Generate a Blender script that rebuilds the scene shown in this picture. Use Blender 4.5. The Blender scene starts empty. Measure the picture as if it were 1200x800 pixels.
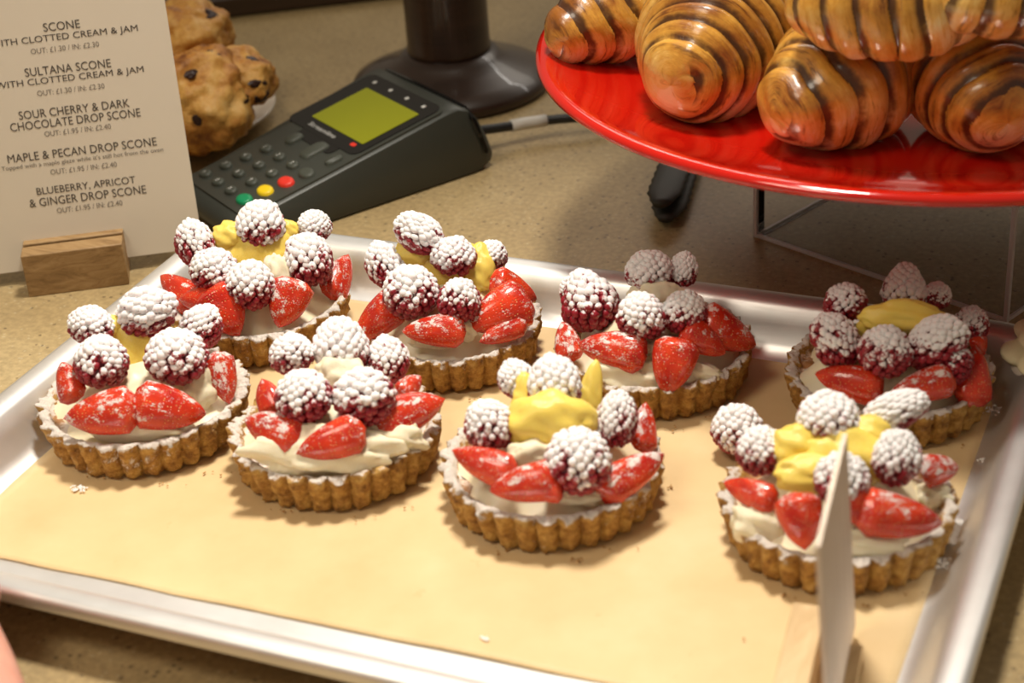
import bpy, math, random
import numpy as np
from mathutils import Vector, Matrix, noise
random.seed(7)
D = bpy.data
COL = bpy.context.scene.collection
SC = bpy.context.scene

# ---------------------------------------------------------------- camera
F = 2073.0
CR = Vector((0.9203, 0.3860, -0.0631)); CDN = Vector((0.1372, -0.4698, -0.8721))
CR.normalize(); CDN = (CDN - CDN.dot(CR) * CR).normalized(); CF = CR.cross(CDN)
CL = Vector((0.2862, -0.5779, 0.4250))
cam = D.objects.new('camera', D.cameras.new('camera')); COL.objects.link(cam)
m3 = Matrix((CR, -CDN, -CF)).transposed()
cam.matrix_world = Matrix.Translation(CL) @ m3.to_4x4()
cam.data.sensor_width = 36; cam.data.lens = F / 1200 * 36
cam.data.clip_start = .01
cam.data.dof.use_dof = True; cam.data.dof.focus_distance = .86; cam.data.dof.aperture_fstop = 9
SC.camera = cam
FH = Vector((CF.x, CF.y, 0)).normalized()          # horizontal direction away from the camera

# ---------------------------------------------------------------- world, lamps, exposure
w = D.worlds.new('world'); SC.world = w; w.use_nodes = True
w.node_tree.nodes['Background'].inputs[0].default_value = (1.0, .82, .60, 1)
w.node_tree.nodes['Background'].inputs[1].default_value = .15
def area(name, loc, target, sx, sy, power, color):
    l = D.lights.new(name, 'AREA'); l.shape = 'RECTANGLE'; l.size = sx; l.size_y = sy; l.energy = power; l.color = color
    o = D.objects.new(name, l); COL.objects.link(o); o.location = loc
    o.rotation_euler = (Vector(target) - Vector(loc)).to_track_quat('-Z', 'Y').to_euler()
    return o
def spot(name, loc, target, power, color, size, blend, rad):
    l = D.lights.new(name, 'SPOT'); l.energy = power; l.color = color; l.spot_size = math.radians(size); l.spot_blend = blend; l.shadow_soft_size = rad
    o = D.objects.new(name, l); COL.objects.link(o); o.location = loc
    o.rotation_euler = (Vector(target) - Vector(loc)).to_track_quat('-Z', 'Y').to_euler(); return o
spot('counter_lamp', (-.03, .19, .90), (-.09, -.18, 0), 33, (1, .93, .81), 74, 1.0, .075)
area('front_fill', (-.45, -.75, 1.5), (-.05, -.05, 0), .5, .5, 6.5, (1, .88, .70))  # unseen fill light added to brighten the front, not a real fitting
area('tube_lamp', (.10, 1.55, 1.15), (.05, .2, 0), 1.5, .035, 2.0, (1, .95, .88))
area('back_rim_fill', (-.25, 2.3, 1.55), (-.1, .0, 0), 1.8, .6, 5.5, (1, .91, .78))  # unseen area light added so the tray rims have something bright to reflect
SC.view_settings.view_transform = 'Standard'; SC.view_settings.look = 'None'
SC.view_settings.gamma = 1; SC.view_settings.exposure = .48; SC.view_settings.use_curve_mapping = False
SC.cycles.max_bounces = 8; SC.cycles.transparent_max_bounces = 8

# ---------------------------------------------------------------- helpers
def ray(px, py): return (CF * F + CR * (px - 600) + CDN * (py - 400)) / F
def at(px, py, z=0.0):
    r = ray(px, py); return CL + r * ((z - CL.z) / r.z)
def on_plane(px, py, p, n):
    r = ray(px, py); return CL + r * ((p - CL).dot(n) / r.dot(n))
def depth(p): return (p - CL).dot(CF)
def tag(o, label, cat, group=None):
    o['label'] = label; o['category'] = cat
    if group: o['group'] = group
    return o
def empty(name, loc, label=None, cat=None, group=None, rz=0.0):
    o = D.objects.new(name, None); COL.objects.link(o); o.location = loc; o.rotation_euler = (0, 0, rz)
    o.empty_display_size = .02
    if label: tag(o, label, cat, group)
    return o
def mesh(name, vs, fs, smooth=True, attrs=None, mats=(), fmat=None):
    me = D.meshes.new(name); me.from_pydata([tuple(v) for v in vs], [], fs)
    for m in mats: me.materials.append(m)
    if fmat is not None: me.polygons.foreach_set('material_index', fmat)
    me.polygons.foreach_set('use_smooth', [smooth] * len(me.polygons))
    for k, vals in (attrs or {}).items():
        a = me.attributes.new(k, 'FLOAT', 'POINT'); a.data.foreach_set('value', vals)
    me.update(); return me
def put(name, me, parent=None, M=None, loc=None, mat=None):
    o = D.objects.new(name, me); COL.objects.link(o)
    if mat is not None and not me.materials: me.materials.append(mat)
    if parent is not None: o.parent = parent
    if M is not None: o.matrix_local = M
    if loc is not None: o.location = loc
    return o
class MB:
    def __init__(s): s.v = []; s.f = []
    def add(s, vs, fs):
        n = len(s.v); s.v += [tuple(v) for v in vs]; s.f += [tuple(i + n for i in f) for f in fs]; return s
    def grid(s, rows, close_u=True, cap0=False, cap1=False):
        n = len(s.v); R = len(rows); C = len(rows[0])
        for r in rows: s.v += [tuple(p) for p in r]
        for i in range(R - 1):
            for j in range(C if close_u else C - 1):
                a = n + i * C + j; b = n + i * C + (j + 1) % C; s.f.append((a, b, b + C, a + C))
        if cap0: s.f.append(tuple(n + j for j in reversed(range(C))))
        if cap1: s.f.append(tuple(n + (R - 1) * C + j for j in range(C)))
        return s
    def box(s, c, x, y, z):
        """box centred on c with half-axis vectors x, y, z"""
        c = Vector(c); x = Vector(x); y = Vector(y); z = Vector(z)
        vs = [c + sx * x + sy * y + sz * z for sz in (-1, 1) for sy in (-1, 1) for sx in (-1, 1)]
        return s.add(vs, [(0, 2, 3, 1), (4, 5, 7, 6), (0, 1, 5, 4), (2, 6, 7, 3), (0, 4, 6, 2), (1, 3, 7, 5)])
    def lathe(s, prof, n=96, c=(0, 0, 0)):
        rows = [[(c[0] + r * math.cos(2 * math.pi * k / n), c[1] + r * math.sin(2 * math.pi * k / n), c[2] + z) for k in range(n)] for r, z in prof]
        return s.grid(rows)
    def tube(s, pts, rad, n=12):
        pts = [Vector(p) for p in pts]; rows = []
        for i, p in enumerate(pts):
            t = (pts[min(i + 1, len(pts) - 1)] - pts[max(i - 1, 0)]).normalized()
            a = t.cross(Vector((0, 0, 1)))
            if a.length < .1: a = t.cross(Vector((0, 1, 0)))
            a.normalize(); b = t.cross(a); r = rad[i] if isinstance(rad, (list, tuple)) else rad
            rows.append([p + r * (math.cos(2 * math.pi * k / n) * a + math.sin(2 * math.pi * k / n) * b) for k in range(n)])
        return s.grid(rows, cap0=True, cap1=True)
    def make(s, name, mat, parent=None, smooth=False, loc=None, M=None, bevel=0.0, seg=2):
        o = put(name, mesh(name, s.v, s.f, smooth), parent, M=M, loc=loc, mat=mat)
        if bevel:
            b = o.modifiers.new('bevel', 'BEVEL'); b.width = bevel; b.segments = seg; b.limit_method = 'ANGLE'; b.angle_limit = .6
            for p in o.data.polygons: p.use_smooth = True
            o.data.set_sharp_from_angle(angle=.9) if hasattr(o.data, 'set_sharp_from_angle') else None
        return o
import bmesh
def ico(sub):
    bm = bmesh.new(); bmesh.ops.create_icosphere(bm, subdivisions=sub, radius=1)
    v = [x.co.copy() for x in bm.verts]; f = [tuple(q.index for q in p.verts) for p in bm.faces]; bm.free(); return v, f
ICO2 = ico(2); ICO3 = ico(3); ICO4 = ico(4); ICO5 = ico(5)
def fbm(p, o=4): return noise.fractal(p, 1.0, 2.0, o)

# ---------------------------------------------------------------- materials
class NT:
    def __init__(s, name):
        s.m = D.materials.new(name); s.m.use_nodes = True; s.t = s.m.node_tree; s.b = s.t.nodes['Principled BSDF']
    def n(s, typ, **kw):
        nd = s.t.nodes.new(typ)
        for k, v in kw.items():
            if k.startswith('i_'):
                key = k[2:]; key = int(key) if key.isdigit() else key.replace('_', ' ')
                s.sock(nd.inputs[key], v)
            else: setattr(nd, k, v)
        return nd
    def sock(s, inp, v):
        if hasattr(v, 'is_output') or isinstance(v, bpy.types.NodeSocket): s.t.links.new(v, inp)
        elif isinstance(v, bpy.types.Node): s.t.links.new(v.outputs[0], inp)
        else: inp.default_value = v if not (isinstance(v, tuple) and len(v) == 3 and inp.type == 'RGBA') else (*v, 1)
    def math(s, op, a, b=0.0, c=0.0, clamp=False):
        nd = s.t.nodes.new('ShaderNodeMath'); nd.operation = op; nd.use_clamp = clamp
        for i, v in enumerate((a, b, c)): s.sock(nd.inputs[i], v)
        return nd.outputs[0]
    def noise(s, scale, detail=4, rough=.55, co=None, dist=0.0):
        nd = s.t.nodes.new('ShaderNodeTexNoise'); nd.inputs['Scale'].default_value = scale; nd.inputs['Detail'].default_value = detail
        nd.inputs['Roughness'].default_value = rough; nd.inputs['Distortion'].default_value = dist
        if co is not None: s.t.links.new(co, nd.inputs['Vector'])
        return nd.outputs['Fac']
    def obj(s):
        return s.n('ShaderNodeTexCoord').outputs['Object']
    def ramp(s, fac, stops, interp='LINEAR'):
        nd = s.t.nodes.new('ShaderNodeValToRGB'); nd.color_ramp.interpolation = interp
        e = nd.color_ramp.elements
        while len(e) < len(stops): e.new(.5)
        for i, (p, c) in enumerate(stops): e[i].position = p; e[i].color = (*c, 1) if len(c) == 3 else c
        s.sock(nd.inputs[0], fac); return nd.outputs[0]
    def mix(s, f, a, b, mode='MIX'):
        nd = s.t.nodes.new('ShaderNodeMix'); nd.data_type = 'RGBA'; nd.blend_type = mode
        s.sock(nd.inputs[0], f); s.sock(nd.inputs[6], a); s.sock(nd.inputs[7], b); return nd.outputs[2]
    def bump(s, h, strength=.3, dist=.001, prev=None):
        nd = s.t.nodes.new('ShaderNodeBump'); nd.inputs['Strength'].default_value = strength; nd.inputs['Distance'].default_value = dist
        s.sock(nd.inputs['Height'], h)
        if prev is not None: s.t.links.new(prev, nd.inputs['Normal'])
        return nd.outputs[0]
    def set(s, **kw):
        for k, v in kw.items(): s.sock(s.b.inputs[k.replace('_', ' ')], v)
        return s
def smooth01(t, x, lo, hi):
    nd = t.t.nodes.new('ShaderNodeMapRange'); nd.interpolation_type = 'SMOOTHSTEP'
    t.sock(nd.inputs['Value'], x); nd.inputs['From Min'].default_value = lo; nd.inputs['From Max'].default_value = hi
    return nd.outputs[0]
def plain(name, col, rough=.5, metal=0.0, **kw):
    t = NT(name); t.set(Base_Color=col, Roughness=rough, Metallic=metal, **kw); return t.m
def upz(t):
    g = t.n('ShaderNodeNewGeometry'); s = t.n('ShaderNodeSeparateXYZ', i_0=g.outputs['Normal']); return s.outputs[2]
M = {}
# counter: beige composite with fine speckles
t = NT('counter_stone'); co = t.obj()
v = t.n('ShaderNodeTexVoronoi', i_Scale=260.0, i_Vector=co); v.distance = 'EUCLIDEAN'
rnd = t.n('ShaderNodeSeparateColor', i_0=v.outputs['Color'])
spot = t.math('MULTIPLY', t.math('LESS_THAN', v.outputs['Distance'], .26), t.math('LESS_THAN', rnd.outputs[0], .20))
v2 = t.n('ShaderNodeTexVoronoi', i_Scale=420.0, i_Vector=co); r2 = t.n('ShaderNodeSeparateColor', i_0=v2.outputs['Color'])
spot2 = t.math('MULTIPLY', t.math('LESS_THAN', v2.outputs['Distance'], .3), t.math('LESS_THAN', r2.outputs[1], .12))
base = t.ramp(t.noise(9, 6, .6, co), [(.3, (.34, .245, .120)), (.5, (.41, .30, .150)), (.7, (.48, .365, .195))])
fine = t.ramp(t.noise(300, 3, .6, co), [(.35, (.82, .82, .82)), (.65, (1.1, 1.1, 1.1))])
c = t.mix(1.0, base, fine, 'MULTIPLY'); c = t.mix(t.math('MULTIPLY', spot, .65), c, (.10, .07, .04)); c = t.mix(t.math('MULTIPLY', spot2, .22), c, (.75, .68, .5))
t.set(Base_Color=c, Roughness=.42); t.b.inputs['Specular IOR Level'].default_value = .35; M['counter'] = t.m
# baking paper
t = NT('baking_paper'); co = t.obj()
c = t.ramp(t.noise(14, 5, .6, co), [(.3, (.63, .44, .215)), (.55, (.70, .51, .27)), (.75, (.75, .57, .33))])
grs = t.noise(45, 6, .7, co); c = t.mix(t.math('MULTIPLY', t.math('GREATER_THAN', grs, .66), .25), c, (.52, .35, .15))
t.set(Base_Color=c, Roughness=.55, Normal=t.bump(t.noise(22, 4, .5, co), .25, .002)); M['paper'] = t.m
# aluminium tray
t = NT('tray_aluminium'); co = t.obj()
mp = t.n('ShaderNodeMapping', i_Vector=co); mp.inputs['Scale'].default_value = (6, 260, 60)
br = t.noise(12, 4, .6, mp.outputs[0])
t.set(Base_Color=t.ramp(t.noise(18, 4, .6, co), [(.3, (.76, .755, .75)), (.7, (.88, .88, .88))]), Metallic=.85,
      Roughness=t.math('MULTIPLY_ADD', br, .18, .34), Normal=t.bump(br, .06, .0003)); M['alu'] = t.m
# raspberry with icing sugar
def sugar_common(t, up, extra, lo, hi, dust_scale=1.0):
    a = t.n('ShaderNodeAttribute', attribute_name='dust'); a.attribute_type = 'OBJECT'
    co = t.obj(); inf = t.n('ShaderNodeObjectInfo')
    off = t.n('ShaderNodeVectorMath', i_0=co); off.operation = 'ADD'
    cmb = t.n('ShaderNodeCombineXYZ', i_0=t.math('MULTIPLY', inf.outputs['Random'], 37.0)); t.t.links.new(cmb.outputs[0], off.inputs[1])
    return off.outputs[0], a.outputs['Fac']
t = NT('raspberry_sugared')
cov, dust = sugar_common(t, None, None, 0, 1)
tc = t.n('ShaderNodeTexCoord'); vt = t.n('ShaderNodeVectorTransform', i_0=tc.outputs['Object']); vt.vector_type = 'NORMAL'; vt.convert_from = 'OBJECT'; vt.convert_to = 'WORLD'
nv = t.n('ShaderNodeVectorMath', i_0=vt.outputs[0]); nv.operation = 'NORMALIZE'
rz = t.n('ShaderNodeSeparateXYZ', i_0=nv.outputs[0]).outputs[2]
tip = t.n('ShaderNodeAttribute', attribute_name='tip').outputs['Fac']
big = t.noise(1.7, 3, .6, cov); small = t.noise(9, 4, .65, cov)
s_ = t.math('MULTIPLY_ADD', rz, .95, t.math('MULTIPLY', upz(t), .25))
s_ = t.math('MULTIPLY_ADD', tip, .34, s_)
s_ = t.math('MULTIPLY_ADD', t.math('SUBTRACT', big, .5), 3.4, s_)
s_ = t.math('MULTIPLY_ADD', t.math('SUBTRACT', small, .5), 1.7, s_)
s_ = t.math('ADD', s_, dust)
f = smooth01(t, s_, .48, .86)
col = t.mix(t.math('MULTIPLY_ADD', tip, .5, .5, clamp=True), (.09, .003, .010), (.32, .012, .026))
c = t.mix(t.math('MULTIPLY', f, .93), col, (.92, .90, .91))
hgt = t.math('MULTIPLY', t.noise(26, 4, .7, cov), f)
t.set(Base_Color=c, Roughness=t.math('MULTIPLY_ADD', f, .5, .32), Normal=t.bump(hgt, .35, .0005))
t.b.inputs['Subsurface Weight'].default_value = .15; t.b.inputs['Subsurface Radius'].default_value = (.004, .001, .001); t.b.inputs['Subsurface Scale'].default_value = .5
M['rasp'] = t.m
# strawberry skin
t = NT('strawberry_skin')
cov, dust = sugar_common(t, None, None, 0, 1)
vo = t.n('ShaderNodeTexVoronoi', i_Scale=9.0, i_Vector=cov, i_Randomness=.55)
seed = smooth01(t, vo.outputs['Distance'], .23, .13); pit = smooth01(t, vo.outputs['Distance'], .14, .40)
big = t.noise(2.2, 4, .65, cov); small = t.noise(14, 4, .7, cov)
s_ = t.math('MULTIPLY_ADD', upz(t), .42, dust); s_ = t.math('MULTIPLY_ADD', t.math('SUBTRACT', big, .5), 3.2, s_); s_ = t.math('MULTIPLY_ADD', t.math('SUBTRACT', small, .5), 1.6, s_)
f = smooth01(t, s_, .42, .72)
red = t.ramp(t.noise(1.2, 2, .5, cov), [(.3, (.46, .014, .008)), (.7, (.74, .055, .014))])
c = t.mix(t.math('MULTIPLY', seed, .8), red, (.85, .48, .16)); c = t.mix(t.math('MULTIPLY', f, .9), c, (.88, .80, .77))
n1 = t.bump(pit, .6, .0006); n2 = t.bump(t.math('MULTIPLY', small, f), .5, .0005, n1)
t.set(Base_Color=c, Roughness=t.math('MULTIPLY_ADD', f, .5, .18), Normal=n2); t.b.inputs['Coat Weight'].default_value = .3; t.b.inputs['Coat Roughness'].default_value = .15; M['straw'] = t.m
t = NT('strawberry_flesh'); co = t.obj()
ln = t.n('ShaderNodeVectorMath', i_0=co); ln.operation = 'MULTIPLY'; ln.inputs[1].default_value = (1, 1.6, 0)
sx = t.n('ShaderNodeSeparateXYZ', i_0=co)
edge = t.math('ADD', t.math('ABSOLUTE', sx.outputs[1]), t.math('MULTIPLY', t.noise(4, 3, .6, co), .25))
t.set(Base_Color=t.ramp(edge, [(.12, (.86, .66, .50)), (.45, (.82, .36, .22)), (.95, (.62, .05, .03))]), Roughness=.3); M['flesh'] = t.m
# pastry
t = NT('tart_pastry')
cov, dust = sugar_common(t, None, None, 0, 1)
b1 = t.noise(230, 5, .7, cov); b2 = t.noise(700, 4, .7, cov)
gl = t.ramp(t.noise(190, 6, .7, cov), [(.30, (.17, .062, .010)), (.45, (.44, .21, .040)), (.59, (.63, .36, .085)), (.74, (.78, .52, .18))])
up = upz(t); s_ = t.math('MULTIPLY_ADD', up, .95, dust); s_ = t.math('MULTIPLY_ADD', t.math('SUBTRACT', t.noise(55, 3, .6, cov), .5), 2.2, s_); s_ = t.math('MULTIPLY_ADD', t.math('SUBTRACT', b2, .5), 1.6, s_)
f = smooth01(t, s_, .42, .80)
c = t.mix(t.math('MULTIPLY', f, .92), gl, (.87, .80, .74))
n1 = t.bump(b1, .8, .004); n2 = t.bump(b2, .7, .0014, n1)
t.set(Base_Color=c, Roughness=.7, Normal=n2); M['pastry'] = t.m
t = NT('tart_filling_base'); co = t.obj()
bc_ = t.ramp(t.noise(50, 4, .6, co), [(.35, (.30, .13, .045)), (.7, (.46, .24, .10))])
bf_ = smooth01(t, t.math('ADD', t.noise(60, 4, .6, co), t.math('MULTIPLY', t.noise(400, 3, .7, co), .35)), .62, .80)
t.set(Base_Color=t.mix(t.math('MULTIPLY', bf_, .9), bc_, (.87, .80, .74)), Roughness=.45, Normal=t.bump(t.noise(90, 4, .6, co), .3, .001)); M['base'] = t.m
t = NT('pastry_cream'); co = t.obj()
t.set(Base_Color=t.ramp(t.noise(40, 3, .5, co), [(.3, (.84, .74, .50)), (.7, (.90, .84, .66))]), Roughness=.38, Normal=t.bump(t.noise(70, 3, .5, co), .3, .001))
t.b.inputs['Subsurface Weight'].default_value = .2; t.b.inputs['Subsurface Radius'].default_value = (.006, .004, .002); M['cream'] = t.m
t = NT('lemon_curd'); co = t.obj()
t.set(Base_Color=t.ramp(t.noise(60, 3, .5, co), [(.3, (.84, .60, .075)), (.7, (.90, .74, .20))]), Roughness=.25, Normal=t.bump(t.noise(60, 2, .5, co), .2, .001))
t.b.inputs['Subsurface Weight'].default_value = .2; t.b.inputs['Subsurface Radius'].default_value = (.006, .004, .001); M['curd'] = t.m
# croissant: dark chocolate seams between golden wraps
t = NT('croissant_crust')
cov, dust = sugar_common(t, None, None, 0, 1)
ph = t.n('ShaderNodeAttribute', attribute_name='phase').outputs['Fac']; hh = t.n('ShaderNodeAttribute', attribute_name='side').outputs['Fac']
at_ = lambda n_: t.n('ShaderNodeAttribute', attribute_name=n_).outputs['Fac']
wv = t.n('ShaderNodeCombineXYZ'); t.sock(wv.inputs[0], t.math('MULTIPLY', at_('wrap'), 3.4)); t.sock(wv.inputs[1], t.math('MULTIPLY', at_('ca'), .9)); t.sock(wv.inputs[2], t.math('MULTIPLY', at_('sa'), .9))
fib = t.noise(1.0, 5, .7, wv.outputs[0], .3); pat = t.noise(34, 5, .6, cov); bro = t.noise(75, 4, .65, cov)
gold = t.ramp(t.math('ADD', t.math('MULTIPLY', pat, .55), t.math('ADD', t.math('MULTIPLY', fib, .35), t.math('MULTIPLY', hh, .24))), [(.42, (.92, .78, .42)), (.50, (.84, .56, .17)), (.60, (.66, .33, .05)), (.74, (.30, .10, .014))])
p2 = t.math('ADD', ph, t.math('MULTIPLY', t.math('SUBTRACT', bro, .5), .35))
band = t.math('MULTIPLY', smooth01(t, p2, .66, .84), smooth01(t, pat, .25, .50))
streak = t.math('MULTIPLY', smooth01(t, fib, .55, .66), .65)
c = t.mix(t.math('MULTIPLY', t.math('MAXIMUM', band, streak), .92), gold, (.050, .016, .007))
n1 = t.bump(fib, .5, .0012); n1 = t.bump(t.noise(160, 4, .6, cov), .3, .0005, n1)
n1 = t.bump(bro, .5, .0011, n1); t.set(Base_Color=c, Roughness=.30, Normal=n1); t.b.inputs['Coat Weight'].default_value = .6; t.b.inputs['Coat Roughness'].default_value = .16; t.b.inputs['Specular IOR Level'].default_value = .4; M['croissant'] = t.m
# scones
t = NT('scone_crust'); co = t.obj()
c = t.ramp(t.noise(42, 6, .68, co), [(.34, (.22, .07, .012)), (.45, (.50, .21, .035)), (.58, (.72, .40, .10)), (.75, (.82, .56, .22))])
t.set(Base_Color=c, Roughness=.5, Normal=t.bump(t.noise(90, 5, .65, co), .6, .003)); M['scone'] = t.m
M['raisin'] = plain('raisin_dark', (.035, .012, .010), .35)
# other plain finishes
t = NT('red_glaze'); t.set(Base_Color=(.52, .008, .003), Roughness=.10); t.b.inputs['Coat Weight'].default_value = .6; t.b.inputs['Coat Roughness'].default_value = .03; M['red'] = t.m
t = NT('acrylic'); t.set(Base_Color=(.96, .95, .94), Roughness=.01, Transmission_Weight=1.0, IOR=1.2); M['acrylic'] = t.m
t = NT('acrylic_edge'); t.set(Base_Color=(.85, .78, .78), Roughness=.35, Transmission_Weight=.25, IOR=1.35); M['acrylic_edge'] = t.m
t = NT('dark_turned_wood'); co = t.obj(); mp = t.n('ShaderNodeMapping', i_Vector=co); mp.inputs['Scale'].default_value = (1, 1, 12)
t.set(Base_Color=t.ramp(t.noise(14, 5, .6, mp.outputs[0]), [(.3, (.020, .009, .005)), (.7, (.040, .018, .010))]), Roughness=.36); t.b.inputs['Coat Weight'].default_value = .3; M['dwood'] = t.m
t = NT('machine_plastic'); co = t.obj()
t.set(Base_Color=(.040, .044, .036), Roughness=.42, Normal=t.bump(t.noise(900, 2, .5, co), .08, .0003)); M['plastic'] = t.m
M['plastic_dark'] = plain('machine_bezel', (.008, .008, .008), .16)
M['key_grey'] = plain('key_rubber', (.055, .062, .048), .5)
M['key_green'] = plain('key_green', (.0, .26, .10), .4); M['key_yellow'] = plain('key_yellow', (.85, .60, .01), .4); M['key_red'] = plain('key_red', (.75, .035, .02), .4)
t = NT('lcd_screen'); co = t.obj()
t.set(Base_Color=(.22, .225, .004), Roughness=.18); t.b.inputs['Emission Color'].default_value = (.42, .44, .01, 1); t.b.inputs['Emission Strength'].default_value = .10; M['lcd'] = t.m
M['print_white'] = plain('pale_print', (.62, .62, .60), .5); M['lcd_dark'] = plain('lcd_text', (.16, .17, .01), .4)
M['ink'] = plain('print_ink', (.065, .055, .048), .6); M['ink2'] = plain('print_ink_pale', (.20, .175, .15), .6)
M['card'] = plain('menu_card', (.68, .61, .51), .55)
t = NT('sign_card'); co = t.obj(); mp = t.n('ShaderNodeMapping', i_Vector=co); mp.inputs['Scale'].default_value = (1, 6, .3)
t.set(Base_Color=t.ramp(t.noise(90, 4, .6, mp.outputs[0]), [(.35, (.74, .60, .49)), (.65, (.84, .72, .61))]), Roughness=.6); M['card2'] = t.m
def wood(name, cols, sc):
    t = NT(name); co = t.obj(); mp = t.n('ShaderNodeMapping', i_Vector=co); mp.inputs['Scale'].default_value = sc
    g = t.noise(60, 6, .65, mp.outputs[0], 1.0)
    t.set(Base_Color=t.ramp(g, cols), Roughness=.55, Normal=t.bump(g, .2, .0006)); return t.m
M['oak'] = wood('oak_block', [(.3, (.20, .115, .045)), (.5, (.33, .20, .085)), (.7, (.44, .29, .14))], (.35, 2, 4))
M['oak2'] = wood('pale_block', [(.3, (.46, .31, .15)), (.5, (.60, .43, .23)), (.7, (.68, .52, .30))], (2, .35, 2))
M['tong'] = plain('tong_plastic', (.030, .028, .022), .55)
M['cable'] = plain('cable_rubber', (.012, .012, .012), .4); M['label'] = plain('cable_label', (.62, .60, .56), .5)
M['china'] = plain('white_china', (.70, .62, .52), .25)
t = NT('skin'); co = t.obj()
t.set(Base_Color=t.ramp(t.noise(30, 4, .6, co), [(.3, (.62, .27, .20)), (.7, (.72, .38, .29))]), Roughness=.45, Normal=t.bump(t.noise(300, 3, .6, co), .15, .0006))
t.b.inputs['Subsurface Weight'].default_value = .25; t.b.inputs['Subsurface Radius'].default_value = (.01, .004, .002); t.b.inputs['Subsurface Scale'].default_value = .6; M['skin'] = t.m
M['nail'] = plain('nail', (.75, .45, .38), .3)
M['sugar'] = plain('icing_sugar', (.88, .85, .82), .8); M['crumb'] = plain('crumb_brown', (.42, .22, .07), .8)
M['meringue'] = plain('meringue', (.88, .82, .52), .5)

# ---------------------------------------------------------------- the counter (setting)
mb = MB(); mb.box((-.1, .35, -.02), (1.5, 0, 0), (0, 1.15, 0), (0, 0, .02))
cnt = mb.make('counter', M['counter']); cnt['kind'] = 'structure'
cnt['label'] = 'beige speckled stone-like countertop under everything'

# ---------------------------------------------------------------- tray
TW, TD = .2252, .1592
def rr(hx, hy, r, z, n=14):
    pts = []
    for (sx, sy, a0) in ((1, 1, 0), (-1, 1, 90), (-1, -1, 180), (1, -1, 270)):
        for k in range(n + 1):
            a = math.radians(a0 + 90 * k / n); pts.append((sx * (hx - r) + r * math.cos(a), sy * (hy - r) + r * math.sin(a), z))
    return pts
tray = empty('baking_tray', (0, 0, 0), 'large aluminium baking tray with rolled rim, lined with brown paper and holding the tarts', 'tray')
prof = [(.0, .0190, .034), (-.0004, .0225, .0344), (.0006, .0246, .034), (.003, .0253, .032), (.0065, .0250, .030), (.0095, .0243, .028), (.0120, .0225, .026), (.0155, .0150, .024), (.0195, .0070, .021), (.0235, .0026, .018), (.0285, .0014, .014), (.034, .0012, .010)]
mb = MB(); rows = [rr(TW - o, TD - o, r, z) for o, z, r in prof]; mb.grid(rows, cap1=True)
under = [(.0, .0190, .034), (.0025, .0190, .032), (.0030, .0222, .031), (.0085, .0218, .028), (.0160, .0070, .022), (.0215, .0012, .018), (.030, .0002, .012)]
rows = [rr(TW - o, TD - o, r, z) for o, z, r in under]
mb2 = MB(); mb2.grid(list(rows), cap1=True); mb2.f = [tuple(reversed(f)) for f in mb2.f]
mb.add(mb2.v, mb2.f); mb.make('pan', M['alu'], tray, smooth=True)
# paper sheet
pap = [(-.1985, -.1178), (.1975, -.1100), (.1985, .1415), (-.1990, .1300)]
N = 70; rows = []
for i in range(N + 1):
    row = []
    for j in range(N + 1):
        u, v_ = j / N, i / N
        p = (1 - v_) * ((1 - u) * Vector(pap[0]) + u * Vector(pap[1])) + v_ * ((1 - u) * Vector(pap[3]) + u * Vector(pap[2]))
        p = Vector((p[0], p[1], 0)) if False else Vector((p.x, p.y, 0))
        e = min(u, 1 - u, v_, 1 - v_)
        z = .0019 + .0005 * (fbm(Vector((p.x * 14, p.y * 14, 3)), 2)) 
        z = max(z, .0016)
        if i in (0, N) or j in (0, N): p += Vector((.0006 * noise.noise(Vector((p.x * 40, 1, 0))), .0006 * noise.noise(Vector((p.y * 40, p.x * 40, 0))), 0))
        row.append((p.x, p.y, z))
    rows.append(row)
mb = MB(); mb.grid(rows, close_u=False)
pp = mb.make('baking_paper', M['paper'], None, smooth=True)
so = pp.modifiers.new('thick', 'SOLIDIFY'); so.thickness = .0002; so.offset = -1
tag(pp, 'sheet of brown baking paper lining the aluminium tray under the tarts', 'paper')

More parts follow.
